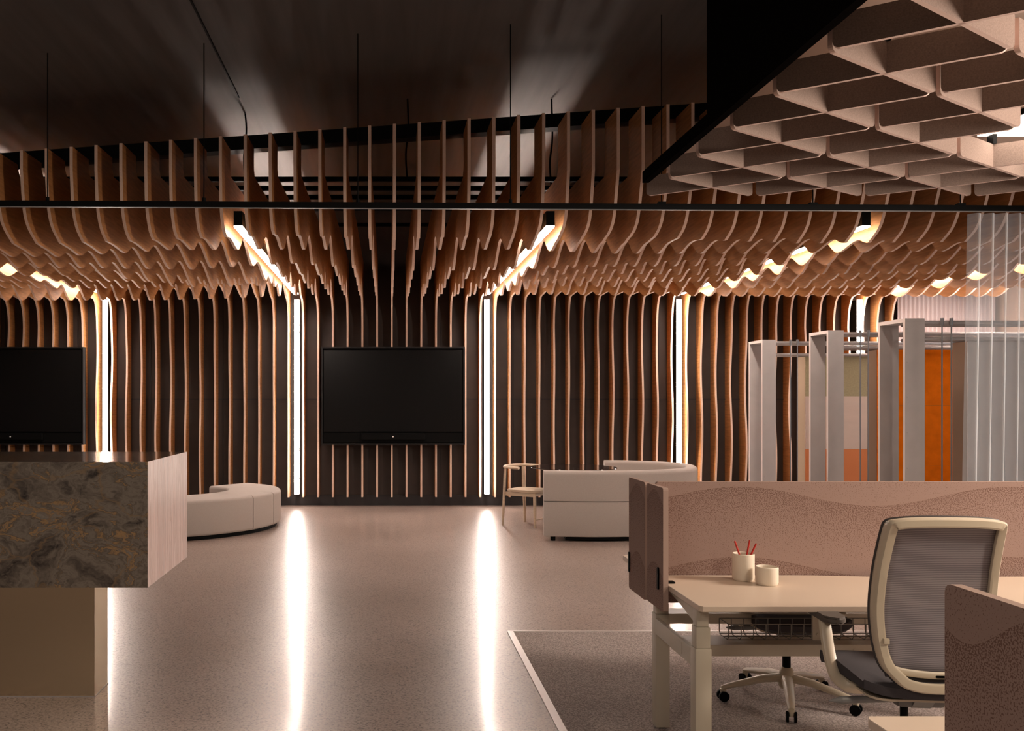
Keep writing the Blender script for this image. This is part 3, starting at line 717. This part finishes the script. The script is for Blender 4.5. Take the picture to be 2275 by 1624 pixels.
felt_screen(1.178, 1.202, 1.50, 1.905, .60, 1.165, 'brown flecked felt screen nearest to the camera at lower right', 'y', None, .02)

# cups and pencils
def cup(x, y, h, r, label):
    bm = B(); lathe(bm, [(0, 0), (r-.006, 0), (r-.003, .004), (r, .012), (r, h-.003), (r-.003, h), (r-.006, h-.003), (r-.006, .01), (0, .008)], 40)
    o = obj('cup', bm, M['cup'], None, True); o.location = (x, y, .7305); return tag(o, label, 'cup', 'white cups on the desk')
cup(1.624, 4.115, .122, .0485, 'taller white cup holding red pencils on the desk')
cup(1.690, 4.015, .080, .0485, 'shorter empty white cup on the desk')
for i, (a, b, n) in enumerate((((.018, 0, .01), (-.037, .0, .172), 'left of the three'), ((-.004, 0, .01), (.030, .005, .175), 'middle of the three'), ((-.02, -.01, .01), (.052, -.012, .163), 'right of the three'))):
    o_ = Vector((1.624, 4.115, .7305)); bm = B(); p = o_+Vector(a); q = o_+Vector(b)
    t = thing('pencil', 'red pencil leaning in the taller white cup, %s' % n, 'pencil', (0, 0, 0), 0, 'red pencils in the cup')
    cyl(bm, p, q, .004, 6); obj('barrel', bm, M['red'], t)
    bm = B(); cyl(bm, q, q+(q-p).normalized()*.006, .0038, 8); obj('end_cap', bm, M['red'], t)

# ================================================================== OFFICE CHAIR  (faces +Y, origin on the floor under the column)
def office_chair(loc, rz, label, base_rot=0, lift=0):
    t = thing('office_chair', label, 'office chair', loc, rz, 'mesh-backed office chairs')
    # base
    bm = B(); lathe(bm, [(0, .07), (.03, .07), (.04, .085), (.038, .135), (.03, .17), (.026, .178), (0, .178)], 24); obj('hub', bm, M['creamplastic'], t, True)
    for i in range(5):
        a = base_rot+2*PI*i/5; d = Vector((math.cos(a), math.sin(a), 0))
        pts = [d*.02+Vector((0, 0, .125)), d*.12+Vector((0, 0, .117)), d*.24+Vector((0, 0, .090)), d*.315+Vector((0, 0, .072)), d*.33+Vector((0, 0, .066))]
        bm = B(); tube(bm, pts, [.030, .026, .021, .017, .012], 10, ell=(1, .75), up=(0, 0, 1)); l = obj('base_leg', bm, M['creamplastic'], t, True)
        bm = B(); c = d*.322; cyl(bm, c+Vector((0, 0, .030)), c+Vector((0, 0, .062)), .012, 10, .016); cs = obj('caster_fork', bm, M['creamplastic'], l, True)
        s = Vector((-d.y, d.x, 0))
        e2 = s
        bm = B()
        for q in (-1, 1): cyl(bm, c+e2*q*.012+Vector((0, 0, .027)), c+e2*q*.024+Vector((0, 0, .027)), .026, 18)
        obj('caster_wheel', bm, M['black'], l, True)
    bm = B(); cyl(bm, (0, 0, .178), (0, 0, .43), .014, 14); cyl(bm, (0, 0, .178), (0, 0, .27), .02, 14); obj('gas_column', bm, M['black'], t, True)
    bm = B(); box(bm, -.085, .085, -.14, .12, .385, .44, 0, .02); b2 = B(); prism(b2, [(-.20, .46), (-.13, .385), (-.06, .385), (-.06, .44), (-.16, .50)], 'x', -.035, .035); merge(bm, b2)
    obj('mechanism', bm, M['midgrey'], t, True)
    bm = B(); cyl(bm, (.07, 0, .415), (.26, -.02, .405), .013, 10, .015); cyl(bm, (.26, -.02, .405), (.30, -.024, .403), .015, 10, .004); obj('lever', bm, M['midgrey'], t, True)
    bm = B(); cyl(bm, (-.07, -.12, .415), (-.285, -.14, .41), .012, 10, .014); cyl(bm, (-.285, -.14, .41), (-.33, -.145, .408), .014, 10, .003); obj('lever', bm, M['midgrey'], t, True)
    # seat: rounded cushion with waterfall front
    bm = B(); prof = [(-.235, .462), (-.23, .445), (0, .44), (.2, .437), (.235, .43), (.255, .445), (.25, .475), (.2, .50), (.05, .505), (-.1, .50), (-.22, .495), (-.235, .48)]
    n = 14; rings = []
    for i in range(n+1):
        u = -1+2*i/n; s = (1-abs(u)**4*.16); x = .228*u; dz = .012*u*u
        rings.append([bm.verts.new((x, p*s, q+dz-(0.012*abs(u)**6 if q > .48 else -.012*abs(u)**6))) for p, q in prof])
    for a, b in zip(rings, rings[1:]):
        for i in range(len(prof)): bm.faces.new((a[i], a[(i+1) % len(prof)], b[(i+1) % len(prof)], b[i]))
    bm.faces.new(rings[0]); bm.faces.new(rings[-1][::-1]); obj('seat', bm, M['seat'], t, True)
    bm = B(); prism(bm, rrect(-.198, .198, -.20, .20, .06, 4), 'z', .4285, .4365); obj('seat_pan', bm, M['creamplastic'], t)
    # backrest: frame outline in (x,z) with depth y(z)
    def yb(z): 
        s = (z-.5)/.62; return -.235-.030*s-.055*s*s+.045*math.sin(PI*min(1, max(0, s))*1.0)
    hw = [(.60, .188), (.68, .200), (.78, .205), (.90, .203), (1.0, .199), (1.06, .196)]
    right = [(w_, z) for z, w_ in hw]
    out = [(0, .478), (.06, .481), (.115, .495), (.145, .522), (.173, .555)]+right+[(.190, 1.085), (.165, 1.095), (.10, 1.102), (0, 1.104)]
    loop = out+[(-x, z) for x, z in out[-2:0:-1]]
    cyc = catmull([(x, yb(z), z) for x, z in loop], 4, True)
    cyc = [Vector((p.x, p.y - 0.03*(1-(p.x/.24)**2)*0.6, p.z)) for p in cyc]
    bm = B(); m = len(cyc); rings = []
    cen = Vector((0, 0, .8))
    for i, p in enumerate(cyc):
        a, b = cyc[(i-1) % m], cyc[(i+1) % m]; tt = (b-a).normalized(); nrm = Vector((tt.z, 0, -tt.x)).normalized()
        if nrm.dot(Vector((p.x, 0, p.z-.8))) < 0: nrm = -nrm
        bk = Vector((0, -1, 0))
        low = max(0, min(1, (.60-p.z)/.1)); wi = .030+.006*low; dp = .034
        rings.append([bm.verts.new(p+nrm*q[0]+bk*q[1]) for q in ((.0, -dp), (.003, -dp*.5), (.002, dp*.2), (-.004, dp*.45), (-wi*.8, dp*.55), (-wi, dp*.45), (-wi*.98, dp*.1), (-wi*.55, -dp*.75))])
    for i in range(m):
        A, Bv = rings[i], rings[(i+1) % m]
        for q in range(8): bm.faces.new((A[q], A[(q+1) % 8], Bv[(q+1) % 8], Bv[q]))
    fr = obj('back_frame', bm, M['creamplastic'], t, True)
    # dark fabric rim on front of frame
    bm = B(); tube(bm, [p+Vector((0, .036, 0)) for p in cyc], .006, 6, True); obj('fabric_rim', bm, M['darkgrey'], fr, True)
    # mesh panel
    bm = B(); n = 20; rows = []
    zlo, zhi = .552, 1.086
    def halfw(z):
        pts = sorted([(q[1], q[0]) for q in out if q[0] > .1])
        for (z0, a), (z1, b) in zip(pts, pts[1:]):
            if z0 <= z <= z1: return a+(b-a)*(z-z0)/(z1-z0+1e-9)
        return pts[0][1] if z < pts[0][0] else pts[-1][1]
    for j in range(n+1):
        z = zlo+(zhi-zlo)*j/n; hh = min(halfw(z), .206)-.014
        rows.append([bm.verts.new((hh*u, yb(z)-.018*(1-u*u)+.012, z-(.0 if j else .02*(1-u*u)))) for u in [-1+2*i/16 for i in range(17)]])
    for a, b in zip(rows, rows[1:]):
        for i in range(16): bm.faces.new((a[i], a[i+1], b[i+1], b[i]))
    ms = obj('mesh_panel', bm, M['mesh'], t, True); md = ms.modifiers.new('solid', 'SOLIDIFY'); md.thickness = .002
    # lower cream band under the mesh, dark slot below it
    bm = B(); band = [(-.163, .563), (-.11, .548), (0, .540), (.11, .548), (.163, .563)]
    P = catmull([(x, yb(z)-.018*(1-(x/.24)**2)-.004, z) for x, z in band], 5)
    tube(bm, P, .013, 8, ell=(.45, 1.0), up=(0, 0, 1)); bd = obj('lower_band', bm, M['creamplastic'], t, True)
    bm = B(); prism(bm, rrect(-.024, .024, .531, .5395, .004, 3), 'y', -.012, -.0095)
    plate = obj('name_plate', bm, M['black'], bd); plate.location = (.012, yb(.54)-.018+.0, .002)
    bm = B(); 
    P = catmull([(x, yb(z)+.008, z) for x, z in [(-.165, .535), (-.09, .523), (0, .518), (.09, .523), (.165, .535)]], 5)
    tube(bm, P, .010, 8, ell=(.7, 1.1), up=(0, 0, 1)); obj('fabric_fold', bm, M['seat'], t, True)
    bm = B(); box(bm, -.182, -.162, yb(.66)-.035, yb(.66)-.012, .645, .665, 0, .003); obj('lumbar_slider', bm, M['creamplastic'], t, True)
    # arms
    for s in (-1, 1):
        bm = B(); P = catmull([(s*.12, -.03, .425), (s*.20, -.035, .425), (s*.225, -.02, .432), (s*.240, .03, .455), (s*.242, .08, .52), (s*.24, .12, .60), (s*.236, .145, .642)], 4)
        tube(bm, P, .021, 10, ell=(1.15, .8), up=(0, 1, .2)); arm = obj('arm', bm, M['creamplastic'], t, True)
        bm = B(); b2 = B(); prism(b2, rrect(s*.222-.04, s*.222+.04, 0.045, .295, .035, 5), 'z', .6405, .668)
        bmesh.ops.bevel(b2, geom=[e for e in b2.edges if abs(e.verts[0].co.z-e.verts[1].co.z) < 1e-5], offset=.008, segments=2, affect='EDGES'); merge(bm, b2)
        obj('arm_pad', bm, M['pad'], arm, True)
    for ch in t.children:
        if ch.name.split('.')[0] not in ('hub', 'base_leg', 'gas_column'): ch.location.z = lift
    return t
office_chair((1.96, 3.42, 0.006), math.radians(-5), 'cream office chair with grey mesh back, nearest one, seen from behind', math.radians(20), .035)
office_chair((2.045, 4.62, 0.006), math.radians(180), 'office chair behind the felt screen, only its base and underside seen', math.radians(178-180), -.03)
